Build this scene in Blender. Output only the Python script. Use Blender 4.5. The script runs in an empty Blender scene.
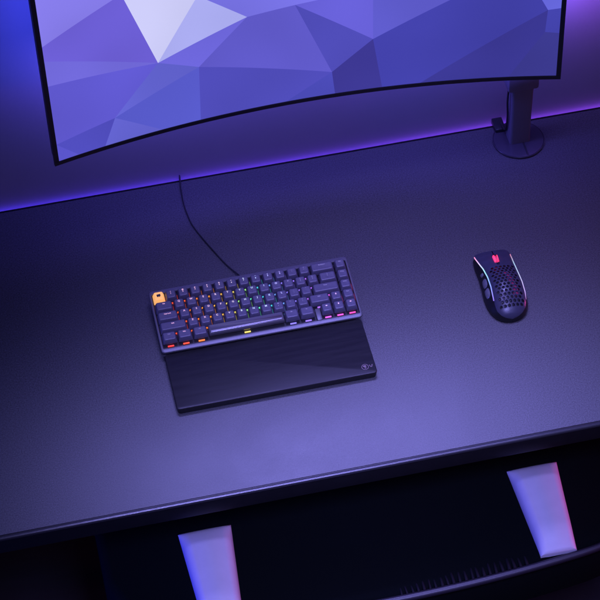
import bpy, bmesh, math, random
from mathutils import Vector, Matrix
random.seed(7)
S = bpy.context.scene
C = S.collection
PI = math.pi
SCREEN = 1.0
LED = 1.35
LEGEND = .95
GLOW = 1.35
WHEEL = 2.4
STRIP = 6.5
WORLD = .12
LIGHTS = [
 ('overhead_key', (.14,.11,1.2), (.14,-.37,0), .9, 2.1, (.30,.275,1.0), 40, .15),  # unseen overhead light, shaped to pool along the desk front
 ('rear_fill', (.20,.10,1.3), (.26,.06,0), .6, 1.0, (.34,.28,1.0), 50, .3),  # unseen fill added to lift the back of the desk and key tops
 ('front_fill', (.11,-1.45,1.7), (.11,-.40,-.1), .7, 2.7, (.32,.30,1.0), 27, .4),  # unseen fill added in front for the seat stripes and edge highlights
 ('blue_bias_lamp', (-.27,.255,.42), (-.29,.34,.40), .1, .36, (.05,.065,1.0), 170, .3),
 ('violet_bias_lamp', (.62,.255,.40), (.64,.34,.39), .1, .5, (.40,.11,1.0), 170, .3),
 ('screen_back_fill', (.20,.265,.33), (.20,.34,.24), .8, 3.3, (.15,.115,1.0), 170, .06),  # unseen fill added behind the screen to lift the wall below it
 ('blue_side_lamp', (-1.5,-.45,-.12), (.1,-.38,-.22), .3, 2.3, (.035,.045,1.0), 60, .1),
 ('pink_side_lamp', (1.8,-.45,-.12), (.1,-.38,-.22), .3, 1.1, (.9,.05,.4), 60, .1),
 ('blue_desk_fill', (-1.3,-.1,.10), (.3,-.05,.02), .15, .15, (.05,.07,1.0), 40, .08),  # unseen fill added off the desk end, tints the mouse's left flank
 ('pink_desk_fill', (1.7,-.1,.10), (.4,-.05,.02), .15, .12, (.9,.08,.45), 40, .08),  # unseen fill added beyond the right end, pink on the mouse's right flank
]
POLYS = [([(-0.4134, 0.3448), (-0.4079, 0.248), (-0.2899, 0.298)], (136, 121, 238)),
  ([(-0.4079, 0.248), (-0.4081, 0.2197), (-0.2304, 0.1496), (-0.2725, 0.292), (-0.2899, 0.298)], (111, 92, 219)),
  ([(-0.2725, 0.292), (-0.2304, 0.1496), (-0.164, 0.2575)], (204, 199, 249)),
  ([(-0.164, 0.2575), (-0.2304, 0.1496), (-0.0854, 0.2014), (-0.1456, 0.2521)], (172, 169, 244)),
  ([(-0.4081, 0.2197), (-0.4078, 0.168), (-0.2304, 0.1496)], (116, 103, 224)),
  ([(-0.4078, 0.168), (-0.4074, 0.0438), (-0.3079, 0.0607), (-0.2304, 0.1496)], (97, 85, 211)),
  ([(-0.2304, 0.1496), (-0.1664, 0.1204), (-0.3079, 0.0607)], (100, 96, 212)),
  ([(-0.3079, 0.0607), (-0.1664, 0.1204), (-0.1705, 0.0023), (-0.2338, -0.0026)], (88, 86, 204)),
  ([(-0.3079, 0.0607), (-0.2338, -0.0026), (-0.329, -0.0036)], (101, 96, 212)),
  ([(-0.4074, 0.0438), (-0.3079, 0.0607), (-0.329, -0.0036), (-0.3727, -0.005)], (80, 72, 190)),
  ([(-0.4074, 0.0438), (-0.3727, -0.005), (-0.413, -0.0047)], (91, 81, 206)),
  ([(-0.2304, 0.1496), (-0.0854, 0.2014), (-0.1664, 0.1204)], (112, 100, 225)),
  ([(-0.0854, 0.2014), (-0.1664, 0.1204), (0.0456, 0.0551), (-0.0097, 0.2077)], (97, 86, 204)),
  ([(-0.1664, 0.1204), (0.0456, 0.0551), (-0.0307, -0.0023), (-0.1705, 0.0023)], (80, 72, 187)),
  ([(-0.1456, 0.2521), (-0.0854, 0.2014), (-0.0097, 0.2077), (0.0264, 0.2102)], (121, 111, 232)),
  ([(-0.0097, 0.2077), (0.0456, 0.0551), (0.112, 0.1135)], (81, 73, 188)),
  ([(-0.0097, 0.2077), (0.112, 0.1135), (0.1123, 0.1946), (0.0264, 0.2102)], (104, 92, 217)),
  ([(0.1123, 0.1946), (0.112, 0.1135), (0.2326, 0.1787)], (96, 88, 207)),
  ([(0.0456, 0.0551), (-0.0307, -0.0023), (0.0497, 0.0039)], (77, 72, 188)),
  ([(0.0456, 0.0551), (0.0497, 0.0039), (0.1262, 0.0052), (0.112, 0.1135)], (62, 56, 150)),
  ([(0.112, 0.1135), (0.1262, 0.0052), (0.1878, 0.0049), (0.3864, 0.1481), (0.376, 0.1691), (0.2326, 0.1787)], (66, 64, 170)),
  ([(0.1878, 0.0049), (0.3864, 0.1481), (0.3841, 0.102), (0.3301, -0.0018)], (59, 55, 148)),
  ([(0.3301, -0.0018), (0.3841, 0.102), (0.4133, 0.0993), (0.4138, -0.0047)], (59, 56, 142)),
  ([(0.3864, 0.1481), (0.4134, 0.1517), (0.4133, 0.0993), (0.3841, 0.102)], (69, 68, 176)),
  ([(0.376, 0.1691), (0.3864, 0.1481), (0.4134, 0.1517), (0.4147, 0.1682)], (104, 100, 224))]

# ------------------------------------------------------------------ helpers
def lin(c):
    return tuple((v/255/12.92 if v/255 <= .04045 else ((v/255+.055)/1.055)**2.4) for v in c)

def link_mesh(name, bm, mats, parent=None, smooth=False, loc=None):
    me = bpy.data.meshes.new(name)
    bm.normal_update()
    bm.to_mesh(me); bm.free()
    for m in (mats if isinstance(mats, (list, tuple)) else [mats]):
        me.materials.append(m)
    if smooth:
        for p in me.polygons: p.use_smooth = True
    o = bpy.data.objects.new(name, me)
    C.objects.link(o)
    if parent: o.parent = parent
    if loc: o.location = loc
    return o

def tag(o, label=None, cat=None, group=None, kind=None):
    if label: o['label'] = label
    if cat: o['category'] = cat
    if group: o['group'] = group
    if kind: o['kind'] = kind
    return o

def empty(name, loc, rot=(0, 0, 0)):
    o = bpy.data.objects.new(name, None)
    o.empty_display_size = .05
    o.location = loc; o.rotation_euler = rot
    C.objects.link(o)
    return o

def autosmooth(o, deg=35):
    me = o.data
    for p in me.polygons: p.use_smooth = True
    bm = bmesh.new(); bm.from_mesh(me)
    for e in bm.edges:
        if len(e.link_faces) == 2 and e.calc_face_angle(0) > math.radians(deg):
            e.smooth = False
    bm.to_mesh(me); bm.free()
    return o

def box(bm, x0, x1, y0, y1, z0, z1, bev=0, seg=2, mi=0):
    vs = [bm.verts.new((x, y, z)) for z in (z0, z1) for y in (y0, y1) for x in (x0, x1)]
    idx = [(0,2,3,1),(4,5,7,6),(0,1,5,4),(2,6,7,3),(0,4,6,2),(1,3,7,5)]
    fs = [bm.faces.new([vs[i] for i in f]) for f in idx]
    for f in fs: f.material_index = mi
    if bev:
        es = list({e for f in fs for e in f.edges})
        r = bmesh.ops.bevel(bm, geom=es, offset=bev, segments=seg, affect='EDGES', profile=.5)
        for f in r['faces']: f.material_index = mi
    return fs

def rr(w, d, r, n=4, cx=0, cy=0):
    pts = []
    for (sx, sy, a0) in ((1,1,0),(-1,1,PI/2),(-1,-1,PI),(1,-1,3*PI/2)):
        for k in range(n+1):
            a = a0 + PI/2*k/n
            pts.append((cx+sx*(w/2-r)+r*math.cos(a), cy+sy*(d/2-r)+r*math.sin(a)))
    return pts

def loft(bm, rings, cap0=True, cap1=True, mi=0, closed=True):
    V = [[bm.verts.new(p) for p in r] for r in rings]
    n = len(V[0]); fs = []
    for a, b in zip(V, V[1:]):
        for i in range(n if closed else n-1):
            j = (i+1) % n
            fs.append(bm.faces.new((a[i], a[j], b[j], b[i])))
    if cap0: fs.append(bm.faces.new(list(reversed(V[0]))))
    if cap1: fs.append(bm.faces.new(V[-1]))
    for f in fs: f.material_index = mi
    return V, fs

def tube(bm, pts, rad, n=10, mi=0):
    pts = [Vector(p) for p in pts]; rings = []
    for i, p in enumerate(pts):
        t = (pts[min(i+1, len(pts)-1)] - pts[max(i-1, 0)]).normalized()
        up = Vector((0,0,1)) if abs(t.z) < .9 else Vector((0,1,0))
        a = t.cross(up).normalized(); b = t.cross(a).normalized()
        r = rad(i/(len(pts)-1)) if callable(rad) else rad
        rings.append([p + a*r*math.cos(2*PI*k/n) + b*r*math.sin(2*PI*k/n) for k in range(n)])
    return loft(bm, rings, mi=mi)

def smooth_path(pts, k=8):
    P = [Vector(p) for p in pts]; out = []
    for i in range(len(P)-1):
        p0, p1, p2, p3 = P[max(i-1,0)], P[i], P[i+1], P[min(i+2,len(P)-1)]
        for s in range(k):
            t = s/k
            out.append(.5*((2*p1)+(p2-p0)*t+(2*p0-5*p1+4*p2-p3)*t*t+(3*p1-p0-3*p2+p3)*t**3))
    out.append(P[-1]); return out

def interp(tab, t):
    if t <= tab[0][0]: return tab[0][1]
    for (a, va), (b, vb) in zip(tab, tab[1:]):
        if t <= b:
            s = (t-a)/(b-a); s = s*s*(3-2*s)*.35 + s*.65
            return va+(vb-va)*s
    return tab[-1][1]

# ------------------------------------------------------------------ materials
def mat(name, col, rough=.5, metal=0, spec=.5, noise=0, nscale=60, bump=0, bscale=400, rvar=0, coat=0, stretch=None, detail=3):
    m = bpy.data.materials.new(name); m.use_nodes = True
    nt = m.node_tree; b = nt.nodes['Principled BSDF']
    b.inputs['Base Color'].default_value = (*col, 1)
    b.inputs['Roughness'].default_value = rough
    b.inputs['Metallic'].default_value = metal
    b.inputs['Specular IOR Level'].default_value = spec
    b.inputs['Coat Weight'].default_value = coat
    b.inputs['Coat Roughness'].default_value = .15
    if noise or bump or rvar:
        tc = nt.nodes.new('ShaderNodeTexCoord'); src = tc.outputs['Object']
        if stretch:
            mp = nt.nodes.new('ShaderNodeMapping'); mp.inputs['Scale'].default_value = stretch
            nt.links.new(src, mp.inputs['Vector']); src = mp.outputs['Vector']
    if noise or rvar:
        n = nt.nodes.new('ShaderNodeTexNoise'); n.inputs['Scale'].default_value = nscale
        n.inputs['Detail'].default_value = detail
        nt.links.new(src, n.inputs['Vector'])
        if noise:
            mr = nt.nodes.new('ShaderNodeMapRange')
            mr.inputs['From Min'].default_value = .3; mr.inputs['From Max'].default_value = .7
            mr.inputs['To Min'].default_value = 1-noise; mr.inputs['To Max'].default_value = 1+noise
            nt.links.new(n.outputs['Fac'], mr.inputs['Value'])
            mx = nt.nodes.new('ShaderNodeVectorMath'); mx.operation = 'SCALE'
            mx.inputs[0].default_value = col
            nt.links.new(mr.outputs['Result'], mx.inputs['Scale'])
            nt.links.new(mx.outputs['Vector'], b.inputs['Base Color'])
        if rvar:
            mr2 = nt.nodes.new('ShaderNodeMapRange')
            mr2.inputs['From Min'].default_value = .3; mr2.inputs['From Max'].default_value = .7
            mr2.inputs['To Min'].default_value = max(.02, rough-rvar); mr2.inputs['To Max'].default_value = min(1, rough+rvar)
            nt.links.new(n.outputs['Fac'], mr2.inputs['Value'])
            nt.links.new(mr2.outputs['Result'], b.inputs['Roughness'])
    if bump:
        n2 = nt.nodes.new('ShaderNodeTexNoise'); n2.inputs['Scale'].default_value = bscale
        n2.inputs['Detail'].default_value = 2
        nt.links.new(src, n2.inputs['Vector'])
        bp = nt.nodes.new('ShaderNodeBump'); bp.inputs['Strength'].default_value = bump
        bp.inputs['Distance'].default_value = .0005
        nt.links.new(n2.outputs['Fac'], bp.inputs['Height'])
        nt.links.new(bp.outputs['Normal'], b.inputs['Normal'])
    return m

def emit(name, col, strength=1, base=(0,0,0), rough=.5):
    m = bpy.data.materials.new(name); m.use_nodes = True
    b = m.node_tree.nodes['Principled BSDF']
    b.inputs['Base Color'].default_value = (*base, 1)
    b.inputs['Roughness'].default_value = rough
    b.inputs['Emission Color'].default_value = (*col, 1)
    b.inputs['Emission Strength'].default_value = strength
    return m

def emit_ramp(name, stops, strength, axis='X'):
    """lamp strip whose LEDs change colour along its length"""
    m = emit(name, (1,1,1), strength)
    nt = m.node_tree; b = nt.nodes['Principled BSDF']
    tc = nt.nodes.new('ShaderNodeTexCoord'); sx = nt.nodes.new('ShaderNodeSeparateXYZ')
    cr = nt.nodes.new('ShaderNodeValToRGB')
    nt.links.new(tc.outputs['Generated'], sx.inputs['Vector'])
    nt.links.new(sx.outputs[axis], cr.inputs['Fac'])
    nt.links.new(cr.outputs['Color'], b.inputs['Emission Color'])
    el = cr.color_ramp.elements
    while len(el) < len(stops): el.new(.5)
    for e, (p, c) in zip(el, stops):
        e.position = p; e.color = (*c, 1)
    return m

M = {}
M['surface'] = mat('black_textured_desk_surface', (.085,.086,.09), .5, spec=.5, noise=.42, nscale=480, bump=.45, bscale=760, rvar=.08)
# faint wipe marks: broad, weak variation of the gloss
_nt = M['surface'].node_tree
_b = _nt.nodes['Principled BSDF']; _src = _b.inputs['Roughness'].links[0].from_socket
_n = _nt.nodes.new('ShaderNodeTexNoise'); _n.inputs['Scale'].default_value = 5; _n.inputs['Detail'].default_value = 5; _n.inputs['Distortion'].default_value = 1.2
_tc = _nt.nodes.new('ShaderNodeTexCoord'); _nt.links.new(_tc.outputs['Object'], _n.inputs['Vector'])
_mr = _nt.nodes.new('ShaderNodeMapRange'); _mr.inputs['To Min'].default_value = -.09; _mr.inputs['To Max'].default_value = .09
_nt.links.new(_n.outputs['Fac'], _mr.inputs['Value'])
_ad = _nt.nodes.new('ShaderNodeMath'); _ad.operation = 'ADD'
_nt.links.new(_src, _ad.inputs[0]); _nt.links.new(_mr.outputs['Result'], _ad.inputs[1]); _nt.links.new(_ad.outputs[0], _b.inputs['Roughness'])
M['desktop'] = mat('black_desk_edge_lacquer', (.008,.008,.009), .4, spec=.3, noise=.1, nscale=40)
M['trim'] = mat('satin_edge_strip', (.03,.03,.034), .22, spec=.6)
M['leg'] = mat('powder_coated_steel', (.02,.02,.02), .5, bump=.2)
M['wall'] = mat('painted_wall', (.30,.29,.31), .8, noise=.05, nscale=5, bump=.35, bscale=120)
M['floor'] = mat('dark_floor', (.01,.01,.012), .6, noise=.2, nscale=8, stretch=(1,8,1))
M['case'] = mat('keyboard_case_metal', (.16,.16,.175), .42, metal=.35, bump=.12, bscale=900)
M['plate'] = mat('keyboard_plate', (.045,.045,.05), .5)
M['cap'] = mat('keycap_plastic', (.115,.11,.16), .34, spec=.5, bump=.15, bscale=1400, noise=.06, nscale=300)
M['bar'] = mat('space_bar_plastic', (.13,.125,.14), .17, spec=1.0)
M['esc'] = emit('amber_glowing_keycap', (1,.47,.15), .85, base=(.75,.42,.08), rough=.4)  # emission added to the cap in place of LED backlight through it
M['ink'] = mat('dark_print', (.04,.03,.03), .5)
M['switch'] = mat('switch_housing_plastic', (.05,.05,.055), .4)
M['rest'] = mat('stained_wood_rest', (.0105,.0105,.012), .46, spec=.33, noise=.2, nscale=12, stretch=(1,14,14), rvar=.06, bump=.1, bscale=60, detail=6)
M['logo'] = mat('pale_engraving', (.24,.17,.17), .5)
M['cable'] = mat('cable_rubber', (.02,.02,.022), .5, bump=.3, bscale=500)
M['bezel'] = mat('monitor_bezel', (.02,.02,.024), .35, bump=.1)
M['shell'] = mat('mouse_shell_plastic', (.05,.05,.08), .3, spec=.5, bump=.08, bscale=1200)
M['mside'] = mat('mouse_side_plastic', (.008,.008,.009), .42, bump=.1, bscale=1200)
M['inner'] = mat('mouse_inner_board', (.03,.03,.035), .5, noise=.3, nscale=200)
M['sbtn'] = mat('side_button_plastic', (.14,.14,.16), .25, spec=.6)
M['arm'] = mat('arm_metal', (.17,.165,.20), .42, bump=.15, bscale=700)
M['disc'] = mat('base_disc_gloss', (.055,.05,.065), .22, coat=.4)
M['leather'] = mat('black_leather', (.002,.003,.0034), .85, spec=.03, bump=.5, bscale=250)
M['border'] = mat('gathered_leather', (.0055,.005,.008), .6, spec=.1, bump=.3, bscale=300)
M['stripe'] = mat('lavender_upholstery', (.48,.46,.52), .6, bump=.15, bscale=500, noise=.025, nscale=60)
M['piping'] = mat('seat_piping', (.013,.011,.018), .45, bump=.2, bscale=400)

# ------------------------------------------------------------------ setting
XL, XR = -.86, 1.12          # desk ends
YF, YB = -.3404, .3246       # desk front and back edge
DT = .041

bm = bmesh.new()
YW = YB+.011
vs = [bm.verts.new(p) for p in ((-3,YW,-.74),(3.4,YW,-.74),(3.4,YW,2.0),(-3,YW,2.0))]
bm.faces.new(vs)
e = bmesh.ops.extrude_face_region(bm, geom=bm.faces[:])
bmesh.ops.translate(bm, verts=[v for v in e['geom'] if isinstance(v, bmesh.types.BMVert)], vec=(0,.1,0))
bmesh.ops.recalc_face_normals(bm, faces=bm.faces)
w = link_mesh('wall', bm, M['wall']); tag(w, 'smooth wall behind the desk washed with blue and violet light', 'wall', kind='structure')
bm = bmesh.new()
bm.faces.new([bm.verts.new(p) for p in ((-3,-4,-.742),(3.4,-4,-.742),(3.4,YW+.1,-.742),(-3,YW+.1,-.742))])
w = link_mesh('floor', bm, M['floor']); tag(w, 'dark floor below the desk', 'floor', kind='structure')

# ------------------------------------------------------------------ desk
desk = empty('desk', (.13, 0, -.74))
tag(desk, 'wide black desk with a finely textured top and bright front edge', 'desk')
def D(name, bm, m, **k):
    o = link_mesh(name, bm, m, desk, **k); o.location = (-.13, 0, .74); return o
bm = bmesh.new(); box(bm, XL, XR, YF+.0035, YB, -DT, -.0012, .0016, 3)
autosmooth(D('desktop', bm, M['desktop']))
bm = bmesh.new(); box(bm, XL+.004, XR-.004, YF+.0072, YB-.006, -.0012+.0001, 0, .0005, 2)
autosmooth(D('surface', bm, M['surface']))
# rounded front edge strip
bm = bmesh.new()
prof = [(YF+.0058,-.0011)] + [(YF+.0032-.0032*math.sin(a), -.0041+.0034*math.cos(a)) for a in [PI/2*i/8 for i in range(9)]] + [(YF,-.0055),(YF+.0036,-.0065)]
loft(bm, [[(x, y, z) for y, z in prof] for x in (XL, XR)], cap0=False, cap1=False, closed=False)
bmesh.ops.recalc_face_normals(bm, faces=bm.faces)
autosmooth(D('front_edge', bm, M['trim']), 50)
for x in (XL+.1, XR-.16):
    bm = bmesh.new()
    box(bm, x, x+.06, -.03, .03, -.72, -DT-.001, .004)
    box(bm, x-.005, x+.065, -.27, .27, -.74, -.7195, .005)
    D('leg', bm, M['leg'])

# LED strip on the back edge of the desk
bm = bmesh.new(); box(bm, XL+.02, XR-.02, YB+.0005, YB+.004, -.017, -.012, .001)
strip_m = emit_ramp('led_strip_glow', [(0,(.07,.04,1)),(.3,(.10,.045,1)),(.55,(.17,.055,1)),(.8,(.30,.07,1)),(1,(.42,.08,.95))], STRIP)
ls = link_mesh('led_strip', bm, strip_m)
tag(ls, 'thin violet LED strip glowing along the back edge of the desk', 'light strip')

# ------------------------------------------------------------------ monitor
mx, W, ym, hz, RR = .1369, .8212, .1876, .2191, 1.8
sag = RR - math.sqrt(RR*RR-(W/2)**2); cyc = ym+sag-RR
MH = .362
UM = RR*math.asin(W/2/RR)
def cyl(u, w_, r): return (mx+(RR+r)*math.sin(u/RR), cyc+(RR+r)*math.cos(u/RR), hz+w_)
mon = empty('monitor', (mx, ym+sag+.02, hz))
tag(mon, 'wide curved monitor showing a violet low poly wallpaper', 'monitor')
def MO(name, bm, m, parent=mon, **k):
    o = link_mesh(name, bm, m, parent, **k)
    if parent is mon: o.location = -Vector(mon.location)
    return o
def curved_slab(u0, u1, w0, w1, r0, r1, n=40, bev=0):
    bm = bmesh.new()
    rings = []
    for i in range(n+1):
        u = u0+(u1-u0)*i/n
        b = bev
        q = [(w0+b,r0),(w0,r0+b),(w0,r1-b),(w0+b,r1),(w1-b,r1),(w1,r1-b),(w1,r0+b),(w1-b,r0)] if b else [(w0,r0),(w0,r1),(w1,r1),(w1,r0)]
        rings.append([cyl(u, ww, r) for ww, r in q])
    loft(bm, rings)
    bmesh.ops.recalc_face_normals(bm, faces=bm.faces)
    return bm
BZ = .0076
autosmooth(MO('back_cover', curved_slab(-UM+.004, UM-.004, .004, MH-.004, .0035, .022, bev=.004), M['bezel']))
# bezel : frame of four curved bars in one mesh
bm = bmesh.new()
for (u0,u1,w0,w1) in ((-UM,UM,0,BZ),(-UM,UM,MH-BZ,MH),(-UM,-UM+BZ,BZ,MH-BZ),(UM-BZ,UM,BZ,MH-BZ)):
    b2 = curved_slab(u0,u1,w0,w1,-.0015,.0034,n=40 if u1-u0>.1 else 1,bev=.0005)
    me = bpy.data.meshes.new('tmp'); b2.to_mesh(me); b2.free(); bm.from_mesh(me); bpy.data.meshes.remove(me)
autosmooth(MO('bezel', bm, M['bezel']))
UB = UM-BZ+.0004
POLYS += [
 ([(-.4134,.3448),(-UM,MH),(-.29,MH),(-.2899,.298)],(136,121,238)),
 ([(-.2899,.298),(-.29,MH),(-.2725,.292)],(111,92,219)),
 ([(-.2725,.292),(-.29,MH),(-.1,MH),(-.164,.2575)],(204,199,249)),
 ([(-.164,.2575),(-.1,MH),(-.1456,.2521)],(172,169,244)),
 ([(-.1456,.2521),(-.1,MH),(.09,MH),(.0264,.2102)],(121,111,232)),
 ([(.0264,.2102),(.09,MH),(.1123,.1946)],(104,92,217)),
 ([(.1123,.1946),(.09,MH),(.3,MH),(.2326,.1787)],(96,88,207)),
 ([(.2326,.1787),(.3,MH),(.376,.1691)],(66,64,170)),
 ([(.376,.1691),(.3,MH),(UM,MH),(.4147,.1682)],(104,100,224)),
]
bm = bmesh.new(); smats = []
for i, (P, c) in enumerate(POLYS):
    smats.append(emit('screen_tint_%s' % chr(97+i) if i < 26 else 'screen_hue_%s' % chr(71+i), lin((c[0]-1, c[1]+(4 if c[0] > 75 else 0), c[2]-3)), SCREEN, rough=.55))
    smats[-1].node_tree.nodes['Principled BSDF'].inputs['Specular IOR Level'].default_value = .25
    _nt = smats[-1].node_tree; _tc = _nt.nodes.new('ShaderNodeTexCoord'); _n = _nt.nodes.new('ShaderNodeTexNoise')
    _n.inputs['Scale'].default_value = 5.5; _n.inputs['Detail'].default_value = 1
    _mp = _nt.nodes.new('ShaderNodeMapping'); _mp.inputs['Location'].default_value = (i*1.7, 0, i*.9)
    _mr = _nt.nodes.new('ShaderNodeMapRange'); _mr.inputs['From Min'].default_value = .3; _mr.inputs['From Max'].default_value = .7
    _mr.inputs['To Min'].default_value = SCREEN*.90; _mr.inputs['To Max'].default_value = SCREEN*1.09
    _nt.links.new(_tc.outputs['Object'], _mp.inputs['Vector']); _nt.links.new(_mp.outputs['Vector'], _n.inputs['Vector'])
    _nt.links.new(_n.outputs['Fac'], _mr.inputs['Value']); _nt.links.new(_mr.outputs['Result'], _nt.nodes['Principled BSDF'].inputs['Emission Strength'])
    vs = []
    for u, w_ in P:
        if abs(u) > .404: u = math.copysign(UB, u)
        w_ = max(BZ-.0004, min(MH-BZ+.0004, w_ if w_ > .009 else 0))
        vs.append(bm.verts.new((u, w_, 0)))
    f = bm.faces.new(vs); f.material_index = i
bmesh.ops.triangulate(bm, faces=bm.faces[:])
k = 48
for i in range(1, k):
    u = -UB+2*UB*i/k
    bmesh.ops.bisect_plane(bm, geom=bm.verts[:]+bm.edges[:]+bm.faces[:], plane_co=(u,0,0), plane_no=(1,0,0))
for v in bm.verts: v.co = cyl(v.co.x, v.co.y, 0)
bm.normal_update()
for f in bm.faces:
    if f.normal.y > 0: f.normal_flip()
MO('screen', bm, smats)
# mount plate on the back of the monitor
bm = bmesh.new(); box(bm, mx-.06, mx+.06, ym+sag+.0225, ym+sag+.034, hz+.12, hz+.24, .004)
autosmooth(MO('mount_plate', bm, M['arm']))

# ------------------------------------------------------------------ monitor arm
PX, PY = .5125, .277
arm = empty('pole_mount', (PX, PY, 0))
tag(arm, 'dark monitor pole on a round glossy base behind the right end of the screen', 'monitor mount')
def A(name, bm, m):
    o = link_mesh(name, bm, m, arm); o.location = (-PX, -PY, 0); return autosmooth(o)
bm = bmesh.new(); n = 64
def circ(r, z, cx=PX, cy=PY): return [(cx+r*math.cos(2*PI*i/n), cy+r*math.sin(2*PI*i/n), z) for i in range(n)]
loft(bm, [circ(.043,.0004), circ(.043,.0035), circ(.0424,.0046), circ(.041,.005)])
A('base', bm, M['disc'])
bm = bmesh.new(); loft(bm, [circ(.0436,.0004), circ(.0442,.0012), circ(.0442,.0038), circ(.0436,.0044), circ(.0431,.0044), circ(.0431,.0004)], cap0=False, cap1=False)
A('base_ring', bm, M['disc'])
bm = bmesh.new()
loft(bm, [[(PX+a, PY+.004+b, z) for a, b in rr(w_, d_, .005)] for z, w_, d_ in ((.005,.036,.03),(.06,.036,.028),(.128,.0385,.028),(.40,.0385,.028))])
A('post', bm, M['arm'])
bm = bmesh.new(); box(bm, PX-.0265, PX+.0265, PY-.013, PY+.022, .128, .168, .004); A('height_collar', bm, M['arm'])
bm = bmesh.new(); box(bm, PX-.034, PX-.016, PY+.022, YB+.004, .0003, .012, .0015); A('desk_clamp', bm, M['bezel'])
bm = bmesh.new(); box(bm, PX-.0015+.005, PX+.0015+.005, PY-.041, PY-.0115, .005, .0064, .0005); A('base_rib', bm, M['trim'])
bm = bmesh.new(); tube(bm, smooth_path([(PX-.022,PY-.002,.14),(PX-.0235,PY-.001,.10),(PX-.021,PY+.002,.06),(PX-.0205,PY+.012,.02),(PX-.021,PY+.035,.014)]), .0018)
A('cable', bm, M['cable'])
bm = bmesh.new(); box(bm, mx-.02, PX+.018, ym+sag+.0342, ym+sag+.056, hz+.16, hz+.20, .004); A('cross_arm', bm, M['arm'])

# ------------------------------------------------------------------ keyboard
TILT = math.atan2(.012, .1163)
KW, KD, KR = .324, .1212, .0195
kb = empty('keyboard', (0, -.0585, .0006), (TILT, 0, .0021))
tag(kb, 'compact dark keyboard with rainbow backlit keys and one amber corner key', 'keyboard')
def rloop(w_, d_, r, z, cy=KD/2): return [(x, y, z) for x, y in rr(w_, d_, r, 5, 0, cy)]
KIN_W, KIN_D = .3168, .1062
KY0 = .0075                    # front inner edge
KC = KY0+KIN_D/2
bm = bmesh.new()
loft(bm, [rloop(KW-.016,KD-.018,.005,0), rloop(KW-.0145,KD-.0165,.005,.0012), rloop(KW-.0008,KD-.0008,.006,KR-.0042), rloop(KW,KD,.006,KR-.0034), rloop(KW,KD,.006,KR-.0012), rloop(KW-.0008,KD-.0008,.0056,KR-.0004), rloop(KW-.0024,KD-.0024,.005,KR),
          rloop(KIN_W+.0012,KIN_D+.0012,.0025,KR,KC), rloop(KIN_W,KIN_D,.002,KR-.0008,KC), rloop(KIN_W,KIN_D,.002,.0125,KC)], cap1=False)
autosmooth(link_mesh('case', bm, M['case'], kb))
bm = bmesh.new(); box(bm, -KIN_W/2+.0002, KIN_W/2-.0002, KY0+.0002, KY0+KIN_D-.0002, .0105, .0128)
link_mesh('plate', bm, M['plate'], kb)
# blank spacer beside the arrow keys
U = .0197
X0 = -8*U
bm = bmesh.new(); box(bm, X0+12.5*U+.0012, X0+13*U-.0006, KY0+.0004, KY0+.0228, .0128, KR+.0002, .0008)
autosmooth(link_mesh('spacer', bm, M['case'], kb))
for x in (-.125, .125):
    bm = bmesh.new(); box(bm, x-.014, x+.014, KD-.016, KD-.008, -.0105, -.0002, .001)
    link_mesh('foot', bm, M['cable'], kb)

def hue(x):
    st = [(0,(1,.05,.04)),(.13,(1,.12,.03)),(.25,(1,.33,.04)),(.36,(.95,.62,.12)),(.45,(.25,.9,.3)),(.53,(.06,.85,.7)),(.58,(.08,.5,1)),(.66,(.22,.2,1)),(.8,(.34,.16,1)),(.88,(.75,.12,.9)),(1,(.95,.08,.5))]
    for (a, ca), (b, cb) in zip(st, st[1:]):
        if x <= b:
            s = (x-a)/(b-a); return tuple(p+(q-p)*s for p, q in zip(ca, cb))
    return st[-1][1]
NB = 17
led_m = [emit('key_led_'+'abcdefghijklmnopq'[i], hue(i/(NB-1)), LED) for i in range(NB)]
bleed_m = [emit('key_bleed_'+'abcdefghijklmnopq'[i], hue(i/(NB-1)), LED*.32) for i in range(NB)]
def mixw(c, s): return tuple(v*(1-s)+s for v in c)
leg_m = [emit('key_legend_'+'abcdefghijklmnopq'[i], tuple(a*b for a, b in zip(mixw(hue(i/(NB-1)), .5), (.85,.75,1))), LEGEND, base=(.5,.5,.5)) for i in range(NB)]
leg_dim = emit('key_legend_dim', (.5,.42,1), LEGEND*.16, base=(.4,.4,.4))

def text_mesh(s, size):
    cu = bpy.data.curves.new('legend_text', 'FONT'); cu.body = s; cu.size = size
    cu.align_x = 'CENTER'; cu.align_y = 'CENTER'; cu.resolution_u = 2; cu.offset = .00008
    o = bpy.data.objects.new('legend_text', cu); C.objects.link(o)
    dg = bpy.context.evaluated_depsgraph_get(); dg.update()
    me = bpy.data.meshes.new_from_object(o.evaluated_get(dg))
    bpy.data.objects.remove(o); bpy.data.curves.remove(cu)
    return me

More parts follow.
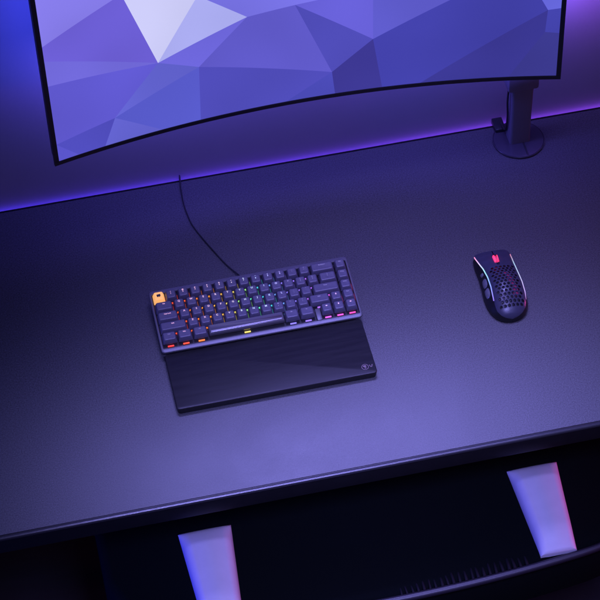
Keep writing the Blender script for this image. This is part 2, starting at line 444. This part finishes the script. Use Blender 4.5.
rows = [
 [('Esc',1)]+[(a,1) for a in ('!\n1','@\n2','#\n3','$\n4','%\n5','^\n6','&\n7','*\n8','(\n9',')\n0','_\n-','+\n=')]+[('Backspace',2),('Del',1)],
 [('Tab',1.5)]+[(a,1) for a in 'QWERTYUIOP']+[('{\n[',1),('}\n]',1),('|\n\\',1.5),('PgUp',1)],
 [('Caps Lock',1.75)]+[(a,1) for a in 'ASDFGHJKL']+[(':\n;',1),('"\n\'',1),('Enter',2.25),('PgDn',1)],
 [('Shift',2.25)]+[(a,1) for a in 'ZXCVBNM']+[('<\n,',1),('>\n.',1),('?\n/',1),('Shift',1.75),('\u2191',1),('End',1)],
 [('Ctrl',1.25),('Win',1.25),('Alt',1.25),('',6.25),('Alt',1.25),('Fn',1.25),(None,.5),('\u2190',1),('\u2193',1),('\u2192',1)],
]
def arrow(bm, d, z, mi, cy):
    s = .0017
    pts = [(0,s),(s*.8,-s*.2),(.0005,-s*.2),(.0005,-s),(-.0005,-s),(-.0005,-s*.2),(-s*.8,-s*.2)]
    a = {'\u2191':0,'\u2190':PI/2,'\u2193':PI,'\u2192':-PI/2}[d]
    vs = [bm.verts.new((x*math.cos(a)-y*math.sin(a), cy+x*math.sin(a)+y*math.cos(a), z)) for x, y in pts]
    f = bm.faces.new(vs); f.material_index = mi
    if f.normal.z < 0: f.normal_flip()
CAPH = .0086; CZ = .0188
for ri, row in enumerate(rows):
    x = X0
    tiltk = (.05, .03, .0, -.03, -.03)[ri]        # sculpted rows
    hk = CAPH+(.0010, .0003, 0, 0, .0002)[ri]
    yc = KY0 + .0066 + U*(4-ri) + U/2
    for s, wu in row:
        if s is None: x += wu*U; continue
        cx = x+wu*U/2; x += wu*U
        w_ = wu*U-.0012
        space = wu > 5
        top_in = .0052; yo = .0009
        bm = bmesh.new()
        def ring(w2, d2, r, z, yo=0, tl=0):
            return [(px, py, z+tl*py) for px, py in rr(w2, d2, r, 4, 0, yo)]
        d0 = U-.0012
        if space:
            L = [ring(w_,d0,.0012,0), ring(w_-.0008,d0-.0010,.0016,hk*.36,.0001)]
            for k in range(1, 17):
                a_ = PI/2*k/16; ins = .0046*(1-math.cos(a_))
                L.append(ring(w_-.0008-ins*1.4, d0-.0010-ins*1.6, .0018, hk*.36+hk*.64*math.sin(a_), .0001+ins*.2))
            L.append(ring(w_-.007,d0-.0105,.0016,hk+.0001,.0010))
        else:
            L = [ring(w_,d0,.0012,0), ring(w_-.0003,d0-.0003,.0014,.0012), ring(w_-top_in+.0011,d0-top_in+.0016,.0022,hk*.86,yo*.85,tiltk*.8), ring(w_-top_in+.0002,d0-top_in+.0006,.0021,hk*.965,yo,tiltk),
                 ring(w_-top_in-.001,d0-top_in-.0006,.0019,hk,yo,tiltk), ring(w_-top_in-.004,d0-top_in-.0036,.0014,hk-.00012,yo,tiltk)]
        loft(bm, L)
        bmesh.ops.recalc_face_normals(bm, faces=bm.faces)
        for f in bm.faces: f.smooth = True
        fx = min(1, max(0, (cx-X0)/(16*U)))
        bi = min(NB-1, int(fx*NB))
        esc = s == 'Esc'
        lm = leg_m[bi]
        strong = s in '\u2191\u2190\u2193\u2192' and s or (fx < .66 and ri < 4) or s == 'Win'
        if not strong: lm = leg_dim
        zt = hk+.00012
        yl = yo+(.0032 if wu < 2.1 else .003)
        tl_y = lambda y: tiltk*y
        if esc:      # dark crest printed on the amber key
            for P in ([(-.0036,.003),(.0036,.0036),(.0036,-.0008),(.0012,-.0034),(0,-.0012),(-.0014,-.0034),(-.0036,-.001)],):
                vs = [bm.verts.new((px*.85, yo+py*.85, zt+tiltk*(yo+py*.85))) for px, py in P]
                f = bm.faces.new(vs); f.material_index = 1
                f.normal_update()
                if f.normal.z < 0: f.normal_flip()
        elif s in ('\u2191','\u2190','\u2193','\u2192'):
            arrow(bm, s, zt, 1, yl-.0008)
        elif s:
            parts = s.split('\n')
            for pi_, p in enumerate(parts):
                size = .0046 if len(p) == 1 and len(parts) == 1 else .0032 if len(p) == 1 else .0026
                me = text_mesh(p, size)
                yy = yl if len(parts) == 1 else yl+.0006-pi_*.0034
                n0 = len(bm.verts); f0 = len(bm.faces)
                bm.from_mesh(me); bpy.data.meshes.remove(me)
                bm.verts.ensure_lookup_table(); bm.faces.ensure_lookup_table()
                for v in bm.verts[n0:]: v.co = Vector((v.co.x, v.co.y+yy, zt+tiltk*(v.co.y+yy)))
                for f in bm.faces[f0:]: f.material_index = 1; f.smooth = False
        cap = link_mesh('keycap', bm, [M['esc'] if esc else M['bar'] if space else M['cap'], M['ink'] if esc else lm], kb, loc=(cx, yc, CZ))
        if esc: cap['label'] = 'amber corner keycap with a dark crest'
        if space: cap['label'] = 'long rounded space bar keycap'
        # switch below the cap: housing, stem and a lit LED window on its near side
        bm = bmesh.new()
        box(bm, -.0069, .0069, -.0058, .0072, 0, .0042, .0006, 1, 0)
        box(bm, -.0025, .0025, -.002, .0024, .0042, .0074, 0, 1, 0)
        fy = .0032 if ri == 4 else 0
        box(bm, -.0049, .0049, -.00845-fy, -.0067-fy, .0018 if ri == 4 else 0, .0036 if ri == 4 else .0016, 0, 1, 1)
        if ri < 4 and fx < .70 or ri in (2,3) and fx > .9:      # glowing sliver added as LED light bleed in the gap beside the key
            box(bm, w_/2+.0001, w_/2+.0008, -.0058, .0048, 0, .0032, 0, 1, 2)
        link_mesh('key_switch', bm, [M['switch'], led_m[bi] if not space else led_m[6], bleed_m[bi]], kb, loc=(cx, yc, .01285))
# keyboard cable, over the back edge of the desk
bm = bmesh.new()
pts = [(-.008,.0635,.0165),(-.0105,.074,.012),(-.0118,.0871,.0045),(-.0262,.1153,.0022),(-.0398,.148,.0022),(-.0522,.1795,.0022),(-.0635,.2135,.0022),(-.0678,.2448,.0022),(-.0689,.271,.0022),(-.0672,.3039,.0023),(-.0648,.3215,.0036),(-.0643,.3275,.0040),(-.0643,.3308,.0005),(-.0643,.3314,-.03),(-.06,.3314,-.2),(-.055,.3312,-.45)]
tube(bm, smooth_path(pts), .00115)
o = link_mesh('keyboard_cable', bm, M['cable'], smooth=True)
tag(o, 'thin black cable running from the keyboard over the back edge of the desk', 'cable')

# ------------------------------------------------------------------ palm rest
pr = empty('palm_rest', (0, -.1165, 0), (0,0,.0021))
tag(pr, 'black wooden palm rest lying in front of the keyboard', 'palm rest')
PW, PD, PH = .317, .1125, .0148
bm = bmesh.new()
L = []
for ins, z in ((.0025,.0003),(.0018,.0012),(.0003,PH-.0036),(0,PH-.0012),(.0005,PH-.0004),(.0016,PH)):
    L.append([(x,y,z) for x,y in rr(PW-2*ins, PD-2*ins, .005-ins*.4, 6)])
loft(bm, L); bmesh.ops.recalc_face_normals(bm, faces=bm.faces)
autosmooth(link_mesh('body', bm, M['rest'], pr), 25)
# engraved emblem : ring, winged head and two letters
bm = bmesh.new()
lx, ly, zz = .1418, -.0418, PH+.00015
def flat(pts, z=zz):
    f = bm.faces.new([bm.verts.new((lx+x, ly+y, z)) for x, y in pts]); f.normal_update()
    if f.normal.z < 0: f.normal_flip()
def bar(x0,y0,x1,y1,t):
    d = Vector((x1-x0,y1-y0)); nn = Vector((-d.y,d.x)).normalized()*t/2
    flat([(x0+nn.x,y0+nn.y),(x1+nn.x,y1+nn.y),(x1-nn.x,y1-nn.y),(x0-nn.x,y0-nn.y)])
for i in range(32):
    a, b = 2*PI*i/32, 2*PI*(i+1)/32
    flat([(.0056*math.cos(a),.0056*math.sin(a)),(.0056*math.cos(b),.0056*math.sin(b)),(.0049*math.cos(b),.0049*math.sin(b)),(.0049*math.cos(a),.0049*math.sin(a))])
flat([(-.003,.0026),(-.001,.0032),(.0018,.0026),(.0022,.0004),(-.0002,-.0002),(-.0026,.0004)])
flat([(-.0014,-.001),(.0012,-.0012),(.0020,-.0032),(.0006,-.0026),(-.0008,-.0036)])
bar(.0072,.0026,.0088,-.0016,.0009); bar(.0088,-.0016,.0104,-.0016,.0009); bar(.0104,-.0016,.0116,.0026,.0009)
bar(.0116,.0026,.0124,.0026,.0009)
link_mesh('emblem', bm, M['logo'], pr)

# ------------------------------------------------------------------ mouse
mo = empty('mouse', (.3945, -.0425, .0008), (0,0,math.radians(-1.5)))
tag(mo, 'black honeycomb gaming mouse with glowing side strips and a red lit wheel', 'mouse')
LEN = .141
T_wl = [(0,.0),(.012,.011),(.04,.019),(.09,.0262),(.17,.0315),(.27,.0342),(.4,.0345),(.55,.033),(.7,.0325),(.85,.0335),(.95,.0325),(1,.0285)]
T_wr = [(0,.0),(.012,.011),(.04,.019),(.09,.0262),(.17,.0312),(.27,.0335),(.4,.034),(.55,.033),(.7,.032),(.85,.0325),(.95,.0315),(1,.0275)]
T_sl = [(0,.0),(.012,.010),(.04,.0172),(.09,.0225),(.17,.0238),(.27,.0232),(.4,.0222),(.55,.0222),(.7,.0240),(.85,.0278),(.95,.0300),(1,.027)]
T_sr = [(0,.0),(.012,.010),(.04,.0175),(.09,.0238),(.17,.0272),(.27,.0285),(.4,.0285),(.55,.0275),(.7,.0270),(.85,.0272),(.95,.0275),(1,.0255)]
T_h = [(0,.009),(.012,.0135),(.04,.0185),(.09,.0245),(.17,.0315),(.28,.0378),(.4,.0405),(.52,.0395),(.65,.0350),(.8,.0280),(.92,.0215),(1,.0175)]
T_hs = [(0,.0085),(.012,.0115),(.04,.0145),(.09,.0180),(.17,.0222),(.28,.0262),(.4,.0285),(.52,.0280),(.65,.0252),(.8,.0205),(.92,.0160),(1,.0130)]
ts = [0.0003,.003,.008,.016,.028,.042,.06,.085,.11,.14]+[.17+.83*i/36 for i in range(37)]
def msec(t):
    y = (t-.5)*LEN
    wl, wr, sl, sr, h, hs = [interp(T, t) for T in (T_wl,T_wr,T_sl,T_sr,T_h,T_hs)]
    sl = min(sl, wl*.97); sr = min(sr, wr*.97)
    left = []; right = []
    for k in range(9):
        s = k/8
        b = 1-s
        xl = wl*.95+(wl-wl*.95)*min(1, s*4) if s < .25 else wl+(sl-wl)*((s-.25)/.75)**1.25
        xr = wr*.95+(wr-wr*.95)*min(1, s*4) if s < .25 else wr+(sr-wr)*((s-.25)/.75)**1.25
        left.append((-xl, y, .0015+(hs-.0015)*s)); right.append((xr, y, .0015+(hs-.0015)*s))
    top = []
    for k in range(25):
        q = -1+2*k/24
        xx = (sl*q if q < 0 else sr*q)
        top.append((xx, y, hs+(h-hs)*(1-abs(q)**2.3)**.72))
    return left, top, right
secs = [msec(t) for t in ts]
def patch(name, rings, m, smooth=True):
    bm = bmesh.new()
    loft(bm, rings, cap0=False, cap1=False, closed=False)
    bmesh.ops.recalc_face_normals(bm, faces=bm.faces)
    return bm
# top shell with real holes
bm = patch('shell', [s[1] for s in secs], None)
bm.normal_update()
if sum(f.normal.z for f in bm.faces) < 0: bmesh.ops.reverse_faces(bm, faces=bm.faces)
shell = link_mesh('shell', bm, M['shell'], mo)
sol = shell.modifiers.new('thick', 'SOLIDIFY'); sol.thickness = .0018; sol.offset = -1
cut = bmesh.new()
def prism(x, y, r, n=6, z0=.004, z1=.06):
    loft(cut, [[(x+r*math.cos(2*PI*i/n+PI/6), y+r*math.sin(2*PI*i/n+PI/6), z) for i in range(n)] for z in (z0, z1)])
P = .0066
for r_ in range(-9, 6):
    for c_ in range(-5, 6):
        x = (c_+(.5 if r_ % 2 else 0))*P; y = r_*P*.87-.004
        t = y/LEN+.5
        if t < .07 or t > .64: continue
        lim_l = interp(T_sl, t)*.84; lim_r = interp(T_sr, t)*.86
        if -lim_l+.0016 < x < lim_r-.0016: prism(x+.001, y, .0026)
box(cut, -.0042, .0042, .0335, .0535, .004, .06)           # wheel slot
box(cut, -.0007, .0007, .0533, .08, .004, .06)             # gap between the two buttons
box(cut, -.0007, .0007, .0265, .0337, .004, .06)
bmesh.ops.recalc_face_normals(cut, faces=cut.faces)
cme = bpy.data.meshes.new('cutter'); cut.to_mesh(cme); cut.free()
co = bpy.data.objects.new('cutter', cme); C.objects.link(co); co.parent = mo
bo = shell.modifiers.new('holes', 'BOOLEAN'); bo.operation = 'DIFFERENCE'; bo.solver = 'EXACT'; bo.object = co
bo.use_self = True
dg = bpy.context.evaluated_depsgraph_get(); dg.update()
nm = bpy.data.meshes.new_from_object(shell.evaluated_get(dg))
shell.modifiers.clear(); shell.data = nm
bpy.data.objects.remove(co); bpy.data.meshes.remove(cme)
autosmooth(shell, 32)
print('shell faces', len(nm.polygons))
for side, i in (('left', 0), ('right', 2)):
    bm = patch('side_panel', [s[i] for s in secs], None)
    o = link_mesh('side_panel', bm, M['mside'], mo); autosmooth(o, 40)
# inner body visible through the holes, and the base
bm = bmesh.new()
rings = []
for s, t in zip(secs, ts):
    if t < .03: continue
    top = s[1][1:-1]
    rings.append([(x*.95, y*.97, z*.62-.001) for x, y, z in top] + [(top[-1][0]*.95, y*.97, .002), (top[0][0]*.95, y*.97, .002)])
loft(bm, rings); bmesh.ops.recalc_face_normals(bm, faces=bm.faces)
autosmooth(link_mesh('inner_body', bm, M['inner'], mo))
bm = bmesh.new()
tube(bm, [(.0135+.003*math.sin(k*.7), -.034+.0075*k, interp(T_h, (-.034+.0075*k)/LEN+.5)*.55-.0016) for k in range(8)], .0045)
link_mesh('inner_light', bm, emit('inner_violet_led', (.75,.08,.7), .16), mo, smooth=True)
bm = bmesh.new()
outl = [(s[0][0][0], s[0][0][1]) for s in secs]+[(s[2][0][0], s[2][0][1]) for s in reversed(secs)]
loft(bm, [[(x,y,z) for x,y in outl] for z in (0,.0016)]); bmesh.ops.recalc_face_normals(bm, faces=bm.faces)
link_mesh('base_plate', bm, M['mside'], mo)
# front face under the buttons
l, tp, r = secs[-1]
bm = bmesh.new(); bm.faces.new([bm.verts.new((x, y-.0006, z)) for x, y, z in l+tp[1:-1]+list(reversed(r))])
link_mesh('front_face', bm, M['mside'], mo)
# glowing strips along the shoulders
gl = emit_ramp('strip_glow_left', [(0,(.25,.16,.8)),(.35,(.25,.4,1)),(.6,(.35,.75,.95)),(.8,(.6,.5,.9)),(1,(.8,.25,.5))], GLOW, 'Y')
gr = emit_ramp('strip_glow_right', [(0,(.2,.08,.3)),(.12,(.6,.4,1)),(.4,(.6,.6,1)),(.75,(.45,.7,1)),(1,(.7,.2,.4))], GLOW*.8, 'Y')
bm = bmesh.new(); tube(bm, [Vector(s[1][0])+Vector((-.0003,0,.0004)) for s, t in zip(secs, ts) if .2 < t < .97], lambda q: .00085)
link_mesh('light_strip', bm, gl, mo, smooth=True)
bm = bmesh.new(); tube(bm, [Vector(s[1][-1])+Vector((.0003,0,.0004)) for s, t in zip(secs, ts) if .14 < t < .93], lambda q: .0006)
link_mesh('light_strip', bm, gr, mo, smooth=True)
# scroll wheel with lit rims
wz = interp(T_h, .83)-.0035
wy = .0436
bm = bmesh.new()
def wring(x, r): return [(x, wy+r*math.cos(2*PI*k/40), wz+r*math.sin(2*PI*k/40)) for k in range(40)]
loft(bm, [wring(-.0034,.0078), wring(-.0032,.0088), wring(-.0022,.0090), wring(.0022,.0090), wring(.0032,.0088), wring(.0034,.0078)])
bmesh.ops.recalc_face_normals(bm, faces=bm.faces)
wheel = link_mesh('scroll_wheel', bm, emit('wheel_glow', (1,.03,.14), WHEEL, base=(.1,.02,.03)), mo, smooth=True)
bm = bmesh.new()
for k in range(24):
    a = 2*PI*k/24; b = a+.11
    q = []
    for rr_ in (.0088,.0097):
        q.append([(xx, wy+rr_*math.cos(aa), wz+rr_*math.sin(aa)) for xx, aa in ((-.0018,a),(.0018,a),(.0018,b),(-.0018,b))])
    loft(bm, q)
bmesh.ops.recalc_face_normals(bm, faces=bm.faces)
link_mesh('tread', bm, M['mside'], wheel)
# profile button behind the wheel
bm = bmesh.new(); zt = interp(T_h, .70)
loft(bm, [[(x, y, z+(-.10)*(y-.027)) for x, y in rr(.0046*f, .0085*f, .002*f, 4, 0, .0265)] for z, f in ((zt-.002,1),(zt+.0004,1),(zt+.0009,.8))])
bmesh.ops.recalc_face_normals(bm, faces=bm.faces); autosmooth(link_mesh('profile_button', bm, M['mside'], mo))
# side buttons on the left flank
for (ta, tb, s0, s1) in ((.30,.43,.48,.86),(.45,.58,.48,.86),(.625,.675,.55,.85)):
    bm = bmesh.new(); inner = []; outer = []
    for i in range(9):
        t = ta+(tb-ta)*i/8; L_ = msec(t)[0]
        e_ = math.sin(PI*min(1, max(0, i/8)))**.4
        mid = (s0+s1)/2; hw = (s1-s0)/2*(.45+.55*e_)
        def at(s, off):
            k = min(7, int(s*8)); f_ = s*8-k
            p = Vector(L_[k]).lerp(Vector(L_[k+1]), f_)
            return p+Vector((-off, 0, off*.35))
        inner.append([at(mid-hw, .0002), at(mid-hw*.7, .0015*e_+.0002), at(mid, .0019*e_+.0002), at(mid+hw*.7, .0015*e_+.0002), at(mid+hw, .0002)])
    loft(bm, inner, cap0=False, cap1=False, closed=False)
    bmesh.ops.recalc_face_normals(bm, faces=bm.faces)
    bm.normal_update()
    if sum(f.normal.x for f in bm.faces) > 0: bmesh.ops.reverse_faces(bm, faces=bm.faces)
    link_mesh('side_button', bm, M['sbtn'], mo, smooth=True)

# ------------------------------------------------------------------ seat pushed up to the desk
SX, SZ = .128, -.22
seat = empty('padded_seat', (SX, -.1, -.742))
tag(seat, 'wide black padded seat with two pale lavender stripes, tucked under the desk front', 'seat')
def SE(name, bm, m, deg=40):
    o = link_mesh(name, bm, m, seat); o.location = (-SX, .1, .742); return autosmooth(o, deg)
HWS = .445
def rim(x): return -.4335+.20*(x-SX)**2+ .012*max(0, (abs(x-SX)-.30)/.1)**2
front = [(SX-HWS*.9+HWS*1.8*i/60, 0) for i in range(61)]
front = [(x, rim(x)) for x, _ in front]
outline = front + [(SX+HWS*.955,-.36),(SX+HWS,-.31),(SX+HWS,-.05),(SX+HWS*.97,.05),(SX+HWS*.85,.1),(SX-HWS*.85,.1),(SX-HWS*.97,.05),(SX-HWS,-.05),(SX-HWS,-.31),(SX-HWS*.955,-.36)]
def shrink(o, d):
    cy = -.16
    return [(SX+(x-SX)*(1-d/HWS), cy+(y-cy)*(1-d/.27)) for x, y in o]
bm = bmesh.new()
loft(bm, [[(x,y,z) for x,y in shrink(outline, d)] for d, z in ((.03,SZ-.12),(.004,SZ-.10),(.004,SZ-.012),(.010,SZ-.003),(.02,SZ))])
bmesh.ops.recalc_face_normals(bm, faces=bm.faces)
SE('cushion', bm, M['leather'])
bm = bmesh.new(); tube(bm, [(x, y-.001, SZ-.004) for x, y in front], .0062, 12); SE('piping', bm, M['piping'], 60)
# gathered folds in the leather just inside the piping
x = .135
while x < .345:
    fade = min(1, (x-.10)/.12)
    ln = (.018+.012*fade)*random.uniform(.8, 1.1)
    r0 = .0030*random.uniform(.8, 1.1)*(.5+.5*fade)
    y0 = rim(x)+.003; sk = random.uniform(-.001, .002)
    bm = bmesh.new()
    tube(bm, [(x+sk*s, y0+ln*s, SZ-.0016+.0012*math.sin(PI*min(1, s*.8+.2))-.002*s*s) for s in [i/7 for i in range(8)]], lambda q: r0*(1-q)**.4+.0003, 10)
    SE('fold', bm, M['border'], 80)
    x += .0098+random.uniform(-.0012, .0012)
# two raised padded stripes tapering towards the front rim
for (xa0,xb0,xa1,xb1,y0,y1) in ((-.185,-.099,-.176,-.114,-.238,-.4185),(.357,.441,.3645,.4235,-.238,-.4115)):
    bm = bmesh.new(); rings = []
    for i in range(49):
        s = i/48; y = y0+(y1-y0)*s
        xa = xa0+(xa1-xa0)*s; xb = xb0+(xb1-xb0)*s
        hh = .026*min(1, (s/.22+.02))**.6*(1-max(0, (s-.75)/.25)**2*.7)
        ring_ = []
        for j in range(33):
            q = -1+2*j/32
            ring_.append(((xa+xb)/2+(xb-xa)/2*q, y, SZ-.002+.002*1+hh*((1-.08*(q/.56)**2) if abs(q) < .56 else .92*max(0, 1-((abs(q)-.56)/.44)**2)**.55)))
        rings.append(ring_+[(xb, y, SZ-.004),(xa, y, SZ-.004)])
    loft(bm, rings); bmesh.ops.recalc_face_normals(bm, faces=bm.faces)
    SE('stripe', bm, M['stripe'], 60)
for x in (SX-.2, SX+.2):
    for y in (-.2, .02):
        bm = bmesh.new(); tube(bm, [(x,y,SZ-.11),(x,y,-.742)], lambda q: .022-.006*q, 16); SE('leg', bm, M['leg'])

# ------------------------------------------------------------------ lamps
def area(name, loc, target, size, energy, col, spread=180, sy=None):
    L_ = bpy.data.lights.new(name, 'AREA'); L_.energy = energy; L_.color = col; L_.size = size
    if sy: L_.shape = 'RECTANGLE'; L_.size_y = sy
    L_.spread = math.radians(spread)
    o = bpy.data.objects.new(name, L_); C.objects.link(o); o.location = loc
    o.rotation_euler = (Vector(target)-Vector(loc)).to_track_quat('-Z','Y').to_euler()
    return o
for a in LIGHTS: area(*a)

world = bpy.data.worlds.new('World'); S.world = world; world.use_nodes = True
bg = world.node_tree.nodes['Background']; bg.inputs['Color'].default_value = (.36,.34,1,1); bg.inputs['Strength'].default_value = WORLD

# ------------------------------------------------------------------ camera
cd = bpy.data.cameras.new('camera'); cam = bpy.data.objects.new('camera', cd); C.objects.link(cam)
cam.location = (-.3679, -2.3895, 2.8073)
cam.rotation_euler = (math.radians(41.01169879), math.radians(1.57402047), math.radians(-12.25054895))
cd.sensor_width = 36; cd.sensor_fit = 'HORIZONTAL'; cd.lens = 2317.7456/600*36
cd.clip_start = .1; cd.clip_end = 100
S.camera = cam
S.view_settings.view_transform = 'Standard'; S.view_settings.look = 'None'
S.view_settings.exposure = 0; S.view_settings.gamma = 1
S.render.engine = 'CYCLES'
S.cycles.use_denoising = True
S.cycles.max_bounces = 6
S.cycles.sample_clamp_indirect = 4
S.cycles.caustics_reflective = False; S.cycles.caustics_refractive = False
